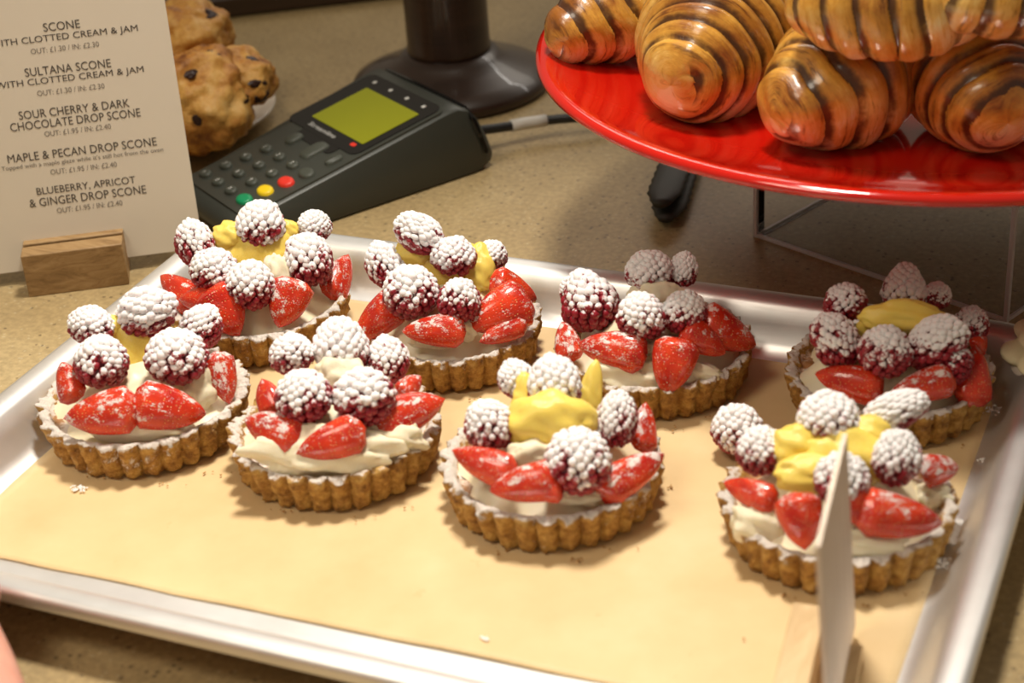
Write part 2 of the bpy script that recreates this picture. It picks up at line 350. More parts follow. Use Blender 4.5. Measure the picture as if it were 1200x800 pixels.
# ---------------------------------------------------------------- raspberries
def raspberry_mesh(seed):
    rg = random.Random(seed); vs, fs, tip = [], [], []
    def addball(c, n, r, ic):
        k = len(vs)
        s = Vector((1, 1, 1)) * r
        for v in ic[0]:
            vs.append(c + Vector((v.x * s.x, v.y * s.y, v.z * s.z))); tip.append(v.dot(n))
        fs.extend(tuple(i + k for i in f) for f in ic[1])
    prof = lambda z: max(.05, (1 - min(1, abs(z)) ** 2.1) ** .52 * (1 - .10 * (z + 1) / 2))
    # body
    k = len(vs)
    for v in ICO3[0]:
        r = prof(max(-.98, min(.98, v.z))); q = math.hypot(v.x, v.y) or 1
        sq = (1 - .42 * max(0, (v.z + .3) / 1.3)) if seed % 7 == 6 else 1.0; vs.append(Vector((v.x * sq, v.y * sq, v.z)) * .89 * (1 + .09 * noise.noise(v * 1.2 + Vector((seed * 3.1, 0, 0))))); tip.append(-1.0)
    fs.extend(tuple(i + k for i in f) for f in ICO3[1])
    nb = 150; cone = seed % 7 == 6
    for i in range(nb):
        z0 = 1 - 2 * (i + .5) / nb; a = i * 2.399963 + rg.uniform(-.10, .10)
        if z0 < -.93: continue
        rz_ = math.sqrt(max(0, 1 - z0 * z0)); n = Vector((rz_ * math.cos(a), rz_ * math.sin(a), z0))
        sq = (1 - .42 * max(0, (z0 + .3) / 1.3)) if cone else (1 + .06 * (1 - z0 * z0) - .05 * z0)
        kk = .86 * (1 + .09 * noise.noise(n * 1.2 + Vector((seed * 3.1, 0, 0))))
        c = Vector((n.x * sq, n.y * sq, n.z)) * kk + n * rg.uniform(-.025, .025)
        addball(c, n, rg.uniform(.148, .190), ICO2)
    return mesh('raspberry', vs, fs, True, {'tip': tip}, (M['rasp'],))
RASP = [raspberry_mesh(i) for i in range(7)]
# cone-topped variant used by the tallest berry of the back-right tart shares the same builder through scaling
def screen_dir(deg): return CR * math.cos(math.radians(deg)) - CDN * math.sin(math.radians(deg))
def frame(zax, hint):
    z = zax.normalized(); x = hint - hint.dot(z) * z
    if x.length < 1e-3: x = Vector((1, 0, 0)) - z.x * z
    x.normalize(); y = z.cross(x); return Matrix((x, y, z)).transposed()
class Dome:
    def __init__(s, c, R, z0, A, Rd): s.c = c; s.R = R; s.z0 = z0; s.A = A; s.Rd = Rd
    def h(s, p):
        d = math.hypot(p.x - s.c.x, p.y - s.c.y) / (s.Rd); return s.z0 + s.A * (1 - d * d)
    def hit(s, px, py, off=0.0):
        r = ray(px, py); best = None
        t0 = (.12 - CL.z) / r.z; t1 = (.004 - CL.z) / r.z
        for k in range(400):
            t_ = t0 + (t1 - t0) * k / 399; p = CL + r * t_; g = p.z - s.h(p) - off
            if g <= 0: return p
            if best is None or g < best[0]: best = (g, p)
        return best[1]
rr_ = random.Random(5)
def add_rasp(root, dome, u, v, w_, h_, ang=90, dust=0.0, z=None, off=0.0, label=None):
    p = at(u, v, z) if z is not None else dome.hit(u, v, off)
    d = depth(p) / F; a, b = w_ * d / 2, h_ * d / 2
    S = screen_dir(ang); out = Vector((p.x - root.location.x, p.y - root.location.y, .01)).normalized()
    zax = S + .25 * out + Vector((0, 0, .15))
    R3 = frame(zax, -CF); R3 = R3 @ Matrix.Rotation(rr_.uniform(0, 6.28), 3, 'Z')
    Mx = Matrix.Translation(p - root.location) @ R3.to_4x4() @ Matrix.Diagonal((a / 1.03, a / 1.03, b / 1.03, 1))
    o = put('raspberry', RASP[6 if (u, v) in ((1060, 338), (690, 352)) else rr_.randrange(6)], root, M=Mx); o['dust'] = float(dust)
    if label: o['label'] = label
    return o
# ---------------------------------------------------------------- strawberries (cut pieces)
def strawberry_mesh(seed, ncut):
    """x: base -1 .. apex +1, dome along +z, flat cut face at z=0"""
    rg = random.Random(seed); nt, na = 26, 20; rows = []
    def r(t): return (min(1, .50 + t * 3.2) if t < .16 else 1.0) * max(0, 1 - max(0, (t - .12) / .88) ** 2.3) ** .72
    for i in range(nt + 1):
        t_ = i / nt; x = -1 + 2 * t_; rad = max(.0, r(t_)) if 0 < i < nt else .03
        row = []
        for j in range(na + 1):
            a = math.pi * j / na
            y = math.cos(a) * rad; z = math.sin(a) ** .9 * rad * (.92 if ncut == 2 else 1.15)
            k = 1 + .05 * noise.noise(Vector((x * 1.5, y * 1.5, z * 1.5 + seed)))
            row.append((x * (1 + .03 * math.sin(a * 2 + seed)), y * k, z * k))
        rows.append(row)
    mb = MB(); mb.grid(rows, close_u=False); nf = len(mb.f)
    n0 = len(mb.v); flat = []
    for i in range(nt + 1):
        a = Vector(rows[i][0]); b = Vector(rows[i][-1]); flat.append([b.lerp(a, q / 8) - Vector((0, 0, .03 * math.sin(math.pi * q / 8))) for q in range(9)])
    mb.grid(flat, close_u=False)
    # orient: skin outward
    return mesh('strawberry_piece', mb.v, [tuple(reversed(f)) for f in mb.f], True, None, (M['straw'], M['flesh']), [0] * nf + [1] * (len(mb.f) - nf))
STRAW = [strawberry_mesh(i * 3 + 1, 2) for i in range(5)]
def add_straw(root, dome, u, v, w_, h_, ang, dust=0.0, el=34, roll=0, z=None, off=.002, th=.62):
    """ang: direction in the picture (deg, 0 right, 90 up) in which the pointed end looks; w_, h_ picture size along / across it"""
    p = at(u, v, z) if z is not None else dome.hit(u, v, off)
    d = depth(p) / F; a, b = w_ * d / 2, h_ * d / 2
    out = Vector((p.x - root.location.x, p.y - root.location.y, 0)); out = (out.normalized() * .6 - FH * .75).normalized()
    nrm = out * math.cos(math.radians(el)) + Vector((0, 0, 1)) * math.sin(math.radians(el))
    S = screen_dir(ang); x = (S - S.dot(nrm) * nrm)
    st = 1 / max(.5, x.length); x.normalize(); y = nrm.cross(x)
    if roll: Rr = Matrix.Rotation(math.radians(roll), 3, x); nrm = Rr @ nrm; y = Rr @ y
    th_ = b * th * 1.35
    Mx = Matrix.Translation(p - root.location - nrm * th_ * .30) @ Matrix((x, y, nrm)).transposed().to_4x4() @ Matrix.Diagonal((a * st, b, th_, 1))
    o = put('strawberry_piece', STRAW[rr_.randrange(5)], root, M=Mx); o['dust'] = float(dust); return o

# ---------------------------------------------------------------- tart shell (unit radius = .045)
def shell_mesh(seed):
    R = .045; NS = 30; na = NS * 12; H = .0205; rows = []
    prof = [(0, 0, 0), (.5, 0, 0), (.86, .0004, .4), (.905, .0008, 1), (.915, .003, 1), (.925, .006, 1), (.937, .009, 1), (.950, .012, 1), (.962, .0145, 1), (.972, .0168, 1), (.978, .0185, 1), (.972, .0198, .9), (.955, .0206, .75), (.93, .0208, .5), (.90, .0203, .3), (.875, .0188, .15), (.86, .0165, .08), (.845, .0145, 0), (.80, .0138, 0), (.55, .0140, 0), (.2, .0140, 0), (.0, .0140, 0)]
    nf_split = None
    for (rr0, z, k) in prof:
        row = []
        for j in range(na):
            a = 2 * math.pi * j / na; q = abs(math.sin(a * NS / 2)) ** .7
            s = 1 + k * (.075 * q - .050)
            r = rr0 * R * s
            x, y = r * math.cos(a), r * math.sin(a)
            P = Vector((x, y, z))
            e = .0016 * fbm(P * 300 + Vector((seed, 0, 0)), 3) + .0012 * noise.noise(P * 70 + Vector((0, seed, 0)))
            kk = min(1, rr0 / .3)
            row.append((x + math.cos(a) * e * kk * (z > .0005), y + math.sin(a) * e * kk * (z > .0005), max(0, z + (e * 1.1 if z > .012 else 0))))
        rows.append(row)
    mb = MB(); mb.grid(rows)
    nin = 5 * na; nf = len(mb.f)
    return mesh('pastry_shell', mb.v, mb.f, True, None, (M['pastry'], M['base']), [0] * (nf - nin) + [1] * nin)
SHELL = [shell_mesh(i * 11) for i in range(3)]
def cream_mesh(R, zb, z0, A, Rd, seed, amp=.0022):
    rows = []; na = 72; nr = 22
    for i in range(nr + 1):
        t_ = i / nr; r = R * t_
        row = []
        for j in range(na):
            a = 2 * math.pi * j / na
            lobe = 1 + .09 * math.sin(a * 7 + seed) * t_ + .05 * noise.noise(Vector((math.cos(a) * 3, math.sin(a) * 3, seed)))
            x, y = r * lobe * math.cos(a), r * lobe * math.sin(a)
            z = z0 + A * (1 - (r / Rd) ** 2); edge = max(0, 1 - t_ ** 2.6) ** .8
            z = zb + (z - zb) * edge + amp * noise.noise(Vector((x * 110, y * 110, seed))) * edge
            row.append((x, y, z))
        rows.append(row)
    mb = MB(); mb.grid(rows); return mb
def blob(name, mat, root, p, sx, sy, sz, seed, Rm=None, amp=.18, spikes=()):
    vs = []
    for v in ICO4[0]:
        k = 1 + (.05 * math.sin(9 * v.y + 5 * v.x + 3 * noise.noise(v * 1.5 + Vector((seed, 3, 0)))) if name in ('lemon_curd', 'cream_dollop') else 0) + amp * noise.noise(v * 1.6 + Vector((seed, 0, 0))) + amp * .4 * noise.noise(v * 4 + Vector((0, seed, 0)))
        for d_, am, wd in spikes:
            dd = max(0, v.dot(d_)); k += am * dd ** wd
        vs.append(v * k)
    me = mesh(name, vs, ICO4[1], True)
    Mx = Matrix.Translation(p - (root.location if root else Vector())) @ (Rm or Matrix.Identity(3)).to_4x4() @ Matrix.Diagonal((sx, sy, sz, 1))
    return put(name, me, root, M=Mx, mat=mat)
CAMR = Matrix((CR, -CDN, -CF)).transposed()      # columns: picture right, picture up, towards the camera
def add_curd(root, dome, u, v, w_, h_, off=-.004, seed=1, z=None, name='lemon_curd', mat='curd', amp=.16, ang=0, spikes=(), dz=.75):
    p = at(u, v, z) if z is not None else dome.hit(u, v, off); d = depth(p) / F
    Rm = CAMR @ Matrix.Rotation(math.radians(ang), 3, 'Z')
    sz = min(w_, h_) * d / 2 * dz
    return blob(name, M[mat], root, p, w_ * d / 2, h_ * d / 2, sz, seed, Rm, amp, spikes)

TARTS = {
 'A': dict(cx=171, by=561, w=250, rot=.2, sd=0, dust=.32, A=.030,
   label='fruit tart nearest the left rim of the tray, with thickly sugared rim',
   r=[(107,382,54,50,60,.5),(172,366,60,76,5,.45),(236,383,50,58,70,.15),(119,424,64,66,90,.10),(207,418,75,70,90,.15)],
   s=[(117,484,92,58,188,.08),(198,478,84,58,-8,.05),(262,442,64,40,-75,.25),(78,447,50,38,120,.0)],
   c=[(160,408,96,92,-.013),(132,382,34,26,-.006)], w_=[(228,452,60,56),(160,500,120,34)]),
 'B': dict(cx=306, by=431, w=212, rot=.5, sd=1, dust=.1, A=.034,
   label='fruit tart at the back left corner of the tray, before the card machine',
   r=[(229,286,46,64,100,.2),(252,317,58,56,60,.15),(294,334,59,62,90,.2),(305,263,58,62,90,.45),(361,305,58,70,120,.15),(369,264,40,38,90,.5)],
   s=[(207,340,62,40,150,-.2),(262,364,66,56,-60,-.4),(337,354,60,52,-110,.05),(399,323,56,38,60,.0),(232,350,50,34,180,-.4)],
   c=[(300,296,104,84,-.012),(268,276,40,34,-.007),(335,270,34,26,-.008)], w_=[(325,322,36,50)]),
 'C': dict(cx=394, by=601, w=253, rot=.1, sd=2, dust=-.08, A=.033,
   label='fruit tart, second from left in the front row, white cream oozing at its front',
   r=[(399,407,64,76,90,.5),(342,414,54,50,100,.35),(454,422,52,62,110,.05),(356,465,66,68,70,.0),(427,466,70,78,10,.12)],
   s=[(319,504,76,52,160,.05),(388,517,86,50,200,-.1),(481,483,88,54,22,-.05),(482,452,34,30,40,.1),(312,464,44,36,120,-.3)],
   c=[], w_=[(380,530,176,58),(440,512,110,48),(398,442,66,50)]),
 'D': dict(cx=531, by=461, w=212, rot=.9, sd=0, dust=.15, A=.034,
   label='fruit tart, second in the back row, with overlapping strawberries on its right',
   r=[(491,273,46,66,155,.5),(452,311,46,64,110,.35),(482,342,66,68,90,.2),(532,300,53,50,90,.35),(576,299,38,38,90,.4),(538,352,50,56,90,.0)],
   s=[(440,374,72,48,215,-.1),(508,387,74,42,180,.0),(587,365,78,60,205,-.05),(604,338,58,40,-15,-.1),(590,388,60,30,205,.0)],
   c=[(530,318,120,70,-.012),(488,296,50,34,-.007),(562,318,38,50,-.006)], w_=[(545,385,30,30),(510,398,60,22)]),
 'E': dict(cx=647, by=649, w=264, rot=.33, sd=1, dust=.22, A=.033,
   label='fruit tart at the front middle with bright yellow curd under its top raspberry',
   r=[(649,451,64,76,95,.55),(605,444,44,50,100,.5),(574,498,60,66,100,.2),(722,491,50,72,95,.2),(677,540,78,82,90,.22)],
   s=[(566,543,82,44,160,-.1),(615,567,84,50,190,-.05),(741,555,92,48,28,.12),(757,500,58,36,75,.1),(640,575,40,30,180,-.2)],
   c=[(646,494,104,72,-.007),(616,478,34,60,-.009),(690,474,30,66,-.009)], w_=[(625,535,60,40),(680,582,60,22)]),
 'F': dict(cx=766, by=495, w=236, rot=.7, sd=2, dust=.02, A=.034,
   label='fruit tart, third in the back row, one strawberry jutting out to the right',
   r=[(690,352,76,80,100,-.05),(761,318,56,54,90,.6),(801,316,34,45,90,.45),(751,371,58,62,100,.32),(802,366,52,56,90,.22),(672,340,34,38,100,.3)],
   s=[(717,409,80,50,170,.05),(789,428,68,56,-105,-.05),(854,388,78,52,-20,.0),(663,400,48,36,110,.1),(826,398,60,40,-30,-.2)],
   c=[], w_=[(735,440,86,40),(806,438,80,30),(768,408,20,20),(770,348,62,44)]),
 'G': dict(cx=1040, by=529, w=244, rot=.15, sd=0, dust=.05, A=.037,
   label='shaded fruit tart at the back right corner, topped by a raspberry on curd',
   r=[(1060,338,60,64,90,.42),(1098,346,34,34,90,.2),(990,355,50,50,90,-.08),(979,399,70,58,10,-.02),(1037,412,64,66,90,.0),(1098,402,62,82,30,.1),(1138,380,42,46,80,.05),(1118,425,50,46,0,-.35)],
   s=[(995,447,78,46,165,-.3),(1082,452,80,42,195,.0),(1144,440,72,48,80,-.35),(1150,400,26,26,45,-.3)],
   c=[(1058,372,98,40,-.004),(1060,384,110,60,-.014)], w_=[]),
 'H': dict(cx=981, by=701, w=277, rot=.42, sd=1, dust=.0, A=.033,
   label='fruit tart at the front right of the tray, partly behind the sign card',
   r=[(893,528,60,62,90,.12),(970,491,72,70,90,.38),(1050,481,46,86,14,.6),(987,562,66,70,90,.3),(1051,536,58,72,95,.35)],
   s=[(878,577,62,38,160,-.2),(938,610,68,56,-80,-.05),(1056,605,106,58,-8,-.05),(1104,549,52,40,10,.2),(1000,590,50,40,-80,-.3)],
   c=[(934,526,64,62,-.006),(952,556,90,50,-.007),(1018,514,60,58,-.006),(985,540,120,90,-.014)], w_=[(890,612,70,52),(1015,638,100,36),(1095,580,44,34)]),
}
SPK = {('E', 1): ((Vector((-.1, 1, 0)).normalized(), .35, 6),), ('E', 2): ((Vector((.45, .9, 0)).normalized(), .75, 7),), ('D', 2): ((Vector((0, 1, 0)), .4, 6),)}
for key, T in TARTS.items():
    base = at(T['cx'], T['by'], .003); R = T['w'] / 2 * (depth(base) + .03) / F
    c0 = base + FH * R * .93; R = T['w'] / 2 * depth(c0) / F; c0 = base + FH * R * .93
    tgt = at(T['cx'], 400 + F * (c0 - CL).dot(CDN) / depth(c0), .003)
    lift = (c0 + Vector((0, 0, .012)) - CL); tx_ = 600 + F * lift.dot(CR) / lift.dot(CF); c0 += CR * ((T['cx'] - tx_) * depth(c0) / F); tgt = c0; c0 += CR * ((tgt - c0).dot(CR)); c0.z = .003; sc = R / (.0459)
    root = empty('fruit_tart', (c0.x, c0.y, .0025), T['label'], 'tart', 'fruit tarts on the tray')
    root.location.z = .0028
    sh = put('pastry_shell', SHELL[T['sd']], root, M=Matrix.Rotation(T['rot'], 4, 'Z') @ Matrix.Diagonal((sc, sc, .86, 1))); sh['dust'] = float(T['dust'])
    T['A'] -= .006; dome = Dome(c0, R, .0245, T['A'], R * .92)
    hc = T['A'] - .008
    mb = cream_mesh(R * .82, .0120, .0155, hc - .001, R * .92, T['rot'] * 10)
    mb.make('pastry_cream', M['cream'], root, smooth=True)
    for a_ in T['r']: add_rasp(root, dome, *a_)
    for a_ in T['s']: add_straw(root, dome, *a_[:5], dust=a_[5])
    for k, a_ in enumerate(T['c']): add_curd(root, dome, *a_[:4], off=a_[4], seed=k * 3 + T['cx'], spikes=SPK.get((key, k), ()))
    for k, a_ in enumerate(T['w_']): add_curd(root, dome, *a_[:4], off=-.011, seed=k * 5 + T['cx'], name='cream_dollop', mat='cream', amp=.35)

# a single raspberry lying on the paper
class _R: pass
p = at(864, 503, .0145); lr = empty('raspberry', (p.x, p.y, .003), 'single sugared raspberry lying loose on the paper behind the front right tart', 'raspberry')
o = add_rasp(lr, None, 864, 503, 60, 64, 95, .3, z=.0145); o.name = 'berry_body'

# ---------------------------------------------------------------- red plate, riser
PC = Vector((.1355, .269, 0)); PR = .196
pl = empty('serving_plate', (PC.x, PC.y, .100), 'large round glossy red plate carrying the pile of chocolate croissants', 'plate')
prof = [(0, .0062), (.09, .0062), (.128, .0064), (.140, .0072), (.160, .0110), (.178, .0160), (.186, .0190), (.190, .0205), (.1935, .0208), (.196, .0196), (.1962, .0176), (.1945, .0158), (.188, .0140), (.170, .0085), (.150, .0030), (.140, .0008), (.120, .0006), (.118, .0001), (.112, .0001), (.110, .0016), (0, .0016)]
MB().lathe(prof, 200).make('plate_body', M['red'], pl, smooth=True)
A_ = at(887, 277, 0); B_ = Vector((.1905, .2035, 0)); ex = (B_ - A_).normalized(); ey = Vector((-ex.y, ex.x, 0)); W_ = (B_ - A_).length; HT = .0985; DP = .150
rs = empty('display_riser', A_ + ex * W_ / 2 + ey * DP / 2, 'clear acrylic box standing on the counter and carrying the red plate', 'display stand')
T_ = .0030; Z = Vector((0, 0, 1))
for nm, c, x, y, z in (('front_panel', -ey * (DP / 2 - T_ / 2), ex * W_ / 2, ey * T_ / 2, Z), ('back_panel', ey * (DP / 2 - T_ / 2), ex * W_ / 2, ey * T_ / 2, Z),
                       ('side_panel', -ex * (W_ / 2 - T_ / 2), ex * T_ / 2, ey * (DP / 2 - T_), Z), ('side_panel', ex * (W_ / 2 - T_ / 2), ex * T_ / 2, ey * (DP / 2 - T_), Z)):
    MB().box(c + Z * (HT - T_) / 2, x * .995, y * .995, z * ((HT - T_) / 2 - .0002)).make(nm, M['acrylic'], rs)
MB().box(Z * (HT - T_ / 2), ex * W_ / 2, ey * DP / 2, Z * T_ / 2 * .98).make('top_panel', M['acrylic'], rs)
for sx in (-1, 1):
    for sy in (-1, 1):
        MB().box(ex * sx * (W_ / 2 + .0004) + ey * sy * (DP / 2 + .0004) + Z * HT / 2, ex * .0011, ey * .0011, Z * HT / 2).make('edge_strip', M['acrylic_edge'], rs)
for sy in (-1, 1): MB().box(ey * sy * (DP / 2 + .0003) + Z * .0011, ex * W_ / 2, ey * .0009, Z * .0010).make('edge_strip', M['acrylic_edge'], rs)
for sx in (-1, 1): MB().box(ex * sx * (W_ / 2 + .0003) + Z * .0011, ex * .0009, ey * DP / 2, Z * .0010).make('edge_strip', M['acrylic_edge'], rs)

# ---------------------------------------------------------------- croissants
def croissant_mesh(Lh, R, seed, wraps=5.0, bend=.35, tipr=.34):
    NX, NA = 260, 72; rg = random.Random(seed); rows = []; ph = []; sd = []; QQ = []; AA = []; BB = []
    for i in range(NX + 1):
        s = -1 + 2 * i / NX; row = []
        for j in range(NA):
            a = 2 * math.pi * j / NA; QQ.append(0.0); AA.append(0.0); BB.append(0.0)
            sk = .22 * math.sin(a + seed) + .13 * math.sin(2 * a + seed * 2) + .22 * noise.noise(Vector((math.cos(a) * 1.3, math.sin(a) * 1.3, s + seed)))
            q = abs(s) * wraps + sk * (1 if s > 0 else -1); fr = q - math.floor(q); lay = math.floor(q)
            sm = (lay + .15 + .85 * fr) / wraps
            e = max(0.0, 1 - min(1, abs(sm)) ** 1.7); env = tipr + (1 - tipr) * e ** .85
            endr = math.sqrt(max(0, 1 - max(0, (abs(s) - .86) / .14) ** 2.4))
            bulge = 1 + .060 * math.sin(math.pi * min(1, fr * 1.15)) - .070 * fr ** 3
            r = R * env * bulge * endr * (1 + .07 * noise.noise(Vector((s * 2.4, math.cos(a) * 1.2 + seed, math.sin(a) * 1.2))))
            cx = Lh * s; cy = -bend * Lh * s * s
            tx = Vector((1, -2 * bend * s, 0)).normalized(); ny = Vector((-tx.y, tx.x, 0))
            z = r * math.sin(a); z = max(z, -R * .72 + .1 * z)
            row.append((cx + ny.x * r * math.cos(a), cy + ny.y * r * math.cos(a), z)); ph.append(fr if abs(s) < .94 else .25); QQ[-1] = q + (40 if s < 0 else 0); AA[-1] = math.cos(a) * min(1, (1.02 - abs(s)) * 4); BB[-1] = math.sin(a) * min(1, (1.02 - abs(s)) * 4); sd.append(.5 + .5 * math.sin(a) + .2 * noise.noise(Vector((s * 5, a, seed))))
        rows.append(row)
    mb = MB(); mb.grid(rows); return mesh('croissant', [tuple(v) for v in mb.v], mb.f, True, {'phase': ph, 'side': sd, 'wrap': QQ, 'ca': AA, 'sa': BB}, (M['croissant'],))
PZ = .1065
CRO = [ # centre px, z of axis, tip-direction px, half length, radius, seed, wraps, bend, label
 ((840, 44), .1370, (785, 116), .052, .0365, 1, 6.0, .15, 'largest croissant, rounded tip towards the viewer at the left front of the plate'),
 ((990, 92), .1325, (915, 142), .046, .0315, 2, 4.0, .25, 'pale-tipped croissant at the front centre of the red plate'),
 ((1152, 92), .1330, (1162, 160), .042, .0320, 3, 4.5, -.2, 'glossy dark-tipped croissant at the front right of the red plate'),
 ((735, 10), .1330, (655, 38), .050, .0250, 4, 4.0, .10, 'croissant at the left edge of the red plate with its tip pointing left'),
 ((1052, 6), .176, (945, 8), .045, .0245, 5, 4.0, .25, 'striped croissant lying on top of the two front ones'),
 ((1212, -24), .186, (1112, -8), .044, .0240, 6, 3.5, .15, 'pale striped croissant at the top right corner of the photo'),
 ((905, 0), .130, (905, 60), .036, .0240, 8, 6.0, .10, 'dark croissant in the gap behind the largest croissant'),
]
for (c, z, tp, Lh, R_, sd_, wr, bd, lab) in CRO:
    p = at(c[0], c[1], z); q = at(tp[0], tp[1], z); d_ = (q - p); yaw = math.atan2(d_.y, d_.x)
    o = put('chocolate_croissant', croissant_mesh(Lh, R_, sd_, wr, bd), None, M=Matrix.Translation(p) @ Matrix.Rotation(yaw, 4, 'Z') @ Matrix.Rotation(.10 if z < .16 else .03, 4, 'Y'))
    tag(o, lab, 'croissant', 'chocolate croissants on the red plate')

# ---------------------------------------------------------------- tongs on the counter under the plate
ta = at(777, 262, .004); tb = at(806, 175, .004); dt = (tb - ta); dt.z = 0; Lt = .20; dt.normalize(); nt_ = Vector((-dt.y, dt.x, 0))
tg = empty('serving_tongs', (ta.x, ta.y, 0), 'dark plastic serving tongs lying on the counter under the left side of the red plate', 'tongs')
for k, sg in enumerate((-1, 1)):
    rows = []
    for i in range(41):
        s = i / 40; wd = .0095 * min(1, (s * 9 + .25)) ** .6 * (1 - .35 * max(0, (s - .45))) * (1 + .10 * (i % 2) * (s < .45))
        cc = dt * (s * Lt) + Z * (.0045 + .011 * (k) * (1 - (1 - s) ** 2 * .2) * (1 - s) + .0005)
        cr_ = []
        for a in range(10):
            an = 2 * math.pi * a / 10; cr_.append(cc + nt_ * (wd * math.cos(an) + sg * .0012) + Z * (.0022 * math.sin(an) + .0016))
        rows.append(cr_)
    MB().grid(rows, cap0=True, cap1=True).make('tong_arm', M['tong'], tg, smooth=True)

# ---------------------------------------------------------------- pedestal
pc = at(530, 101, 0)
pd = empty('pedestal_stand', (pc.x, pc.y, 0), 'dark brown turned stand with thick column and round foot behind the card machine', 'stand')
MB().lathe([(0, 0), (.0640, 0), (.0665, .0025), (.0668, .006), (.0650, .009), (.055, .0135), (.042, .018), (.034, .0225), (.031, .026), (0, .026)], 120).make('foot', M['dwood'], pd, smooth=True)
MB().lathe([(0, .026), (.0275, .026), (.0282, .0275), (.0282, .030), (.0275, .032), (.0272, .20), (.030, .205), (0, .205)], 72).make('column', M['dwood'], pd, smooth=True)

# ---------------------------------------------------------------- card machine
ma = at(312, 287, 0); mbk = at(574, 198, 0); U = (mbk - ma).normalized(); V = Vector((U.y, -U.x, 0)); ML = (mbk - ma).length; MW = .100
cm = empty('card_machine', ma + U * ML / 2 - V * MW / 2, 'dark grey card payment machine with a yellow-green screen and round keys', 'card machine')
O_ = ma - cm.location
def P_(s, t_, z): return O_ + U * s - V * t_ + Z * z           # s along, t_ across (0 right side .. MW left side)
st = [(-.0150, .0045, .0090, .004), (-.0125, .0012, .0135, .001), (-.008, .0004, .0163, 0), (.0, 0, .0182, 0), (.05, 0, .0275, 0), (.09, 0, .0350, 0), (.128, 0, .0421, 0), (.136, 0, .0428, 0), (.143, .0, .0400, .0), (.149, .001, .0330, .0006), (.155, .003, .0215, .002), (.1575, .006, .0120, .004)]
rows = []
for s, zb, zt, ins in st:
    W2 = .0865 + .105 * s; hw = W2 / 2 - ins; pts = []
    ch = min(.003, (zt - zb) * .3); crown = .0012
    sec = [(-hw, zb + ch * .5), (-hw - .0005, (zb + zt) / 2), (-hw + .0035, zt - ch * .5), (-hw + .006, zt)] 
    sec += [(-hw + .006 + (2 * hw - .012) * q / 8, zt) for q in range(1, 8)]
    sec += [(hw - .006, zt), (hw - .0035, zt - ch * .5), (hw + .0005, (zb + zt) / 2), (hw, zb + ch * .5), (hw - ch * .6, zb)]
    sec += [(-hw + ch * .6, zb)]
    rows.append([P_(s, W2 / 2 - x, z) for x, z in sec])
o = MB().grid(rows, cap0=True, cap1=True).make('housing', M['plastic'], cm, smooth=False, bevel=.0016, seg=3)
hs = o
# seam of the paper cover at the back
def topz(s): 
    for (a, _, za, _), (b, _, zb, _) in zip(st, st[1:]):
        if a <= s <= b: return za + (zb - za) * (s - a) / (b - a)
    return .03
sl = math.atan2(.0412 - .0195, .116)
Un = (U * math.cos(sl) + Z * math.sin(sl)); Nn = (Z * math.cos(sl) - U * math.sin(sl))
def TP(s, t_, e=0.0): return P_(s, t_, .0195 + (s - .006) * math.tan(sl)) + Nn * e
def rpoly(s0, s1, t0, t1, r, n=6):
    pts = []
    for (cs, ct, a0) in ((s1 - r, t1 - r, 0), (s0 + r, t1 - r, 90), (s0 + r, t0 + r, 180), (s1 - r, t0 + r, 270)):
        for k in range(n + 1):
            a = math.radians(a0 + 90 * k / n); pts.append((cs + r * math.cos(a), ct + r * math.sin(a)))
    return pts
def slab(name, poly, e0, e1, mat, parent=cm, smooth=False):
    lo = [TP(s, t_, e0) for s, t_ in poly]; hi = [TP(s, t_, e1) for s, t_ in poly]
    return MB().grid([lo, hi], cap0=True, cap1=True).make(name, mat, parent, smooth)
slab('recessed_face', rpoly(-.008, .128, .0055, .0805, .004), -.0005, .0006, M['plastic'])
slab('screen_bezel', rpoly(.0660, .1290, .0085, .0885, .006), 0, .0011, M['plastic_dark'])
slab('bezel_tongue', rpoly(.058, .070, .024, .066, .004), 0, .0010, M['plastic_dark'])
slab('display_screen', rpoly(.0765, .1160, .0150, .0745, .0008), 0, .0014, M['lcd'])
def tmat(s, t_, e): return Matrix.Translation(TP(s, t_, e)) @ Matrix((V, Un, Nn)).transposed().to_4x4()
def text_mesh(txt, width=None, height=None, ext=.0):
    cu = D.curves.new('t', 'FONT'); cu.body = txt; cu.align_x = 'CENTER'; cu.size = 1; cu.extrude = 0; cu.resolution_u = 3
    ob = D.objects.new('t', cu); COL.objects.link(ob); bpy.context.view_layer.update()
    me = D.meshes.new_from_object(ob.evaluated_get(bpy.context.evaluated_depsgraph_get())); D.objects.remove(ob); D.curves.remove(cu)
    xs = [v.co.x for v in me.vertices]; ys = [v.co.y for v in me.vertices]; x0, x1, y0, y1 = min(xs), max(xs), min(ys), max(ys)
    sx = width / (x1 - x0) if width else None; sy = height / (y1 - y0) if height else sx
    sx = sx or sy
    for v in me.vertices: v.co.x = (v.co.x - (x0 + x1) / 2) * sx; v.co.y = (v.co.y - (y0 + y1) / 2) * sy
    return me
for k in range(4):
    tt = .0205 + k * .0185
    o = slab('status_icon', rpoly(.1215, .1242, tt - .0015, tt + .0015, .0012, 3), .0006, .0013, M['print_white'])
slab('red_logo', rpoly(.0715, .0745, .0175, .0225, .0012, 3), 0, .0013, M['key_red'])
o = put('logo_lettering', text_mesh('Streamline', .030, .0034), cm, M=tmat(.0715, .053, .00118), mat=M['print_white'])
for q, (txt, ss, tt, wd) in enumerate((('SALE', .1015, .060, .018), ('READY', .093, .052, .028), ('INSERT CARD', .080, .048, .040))):
    pass
digits = ['123', '456', '789', '*0#']
km = None
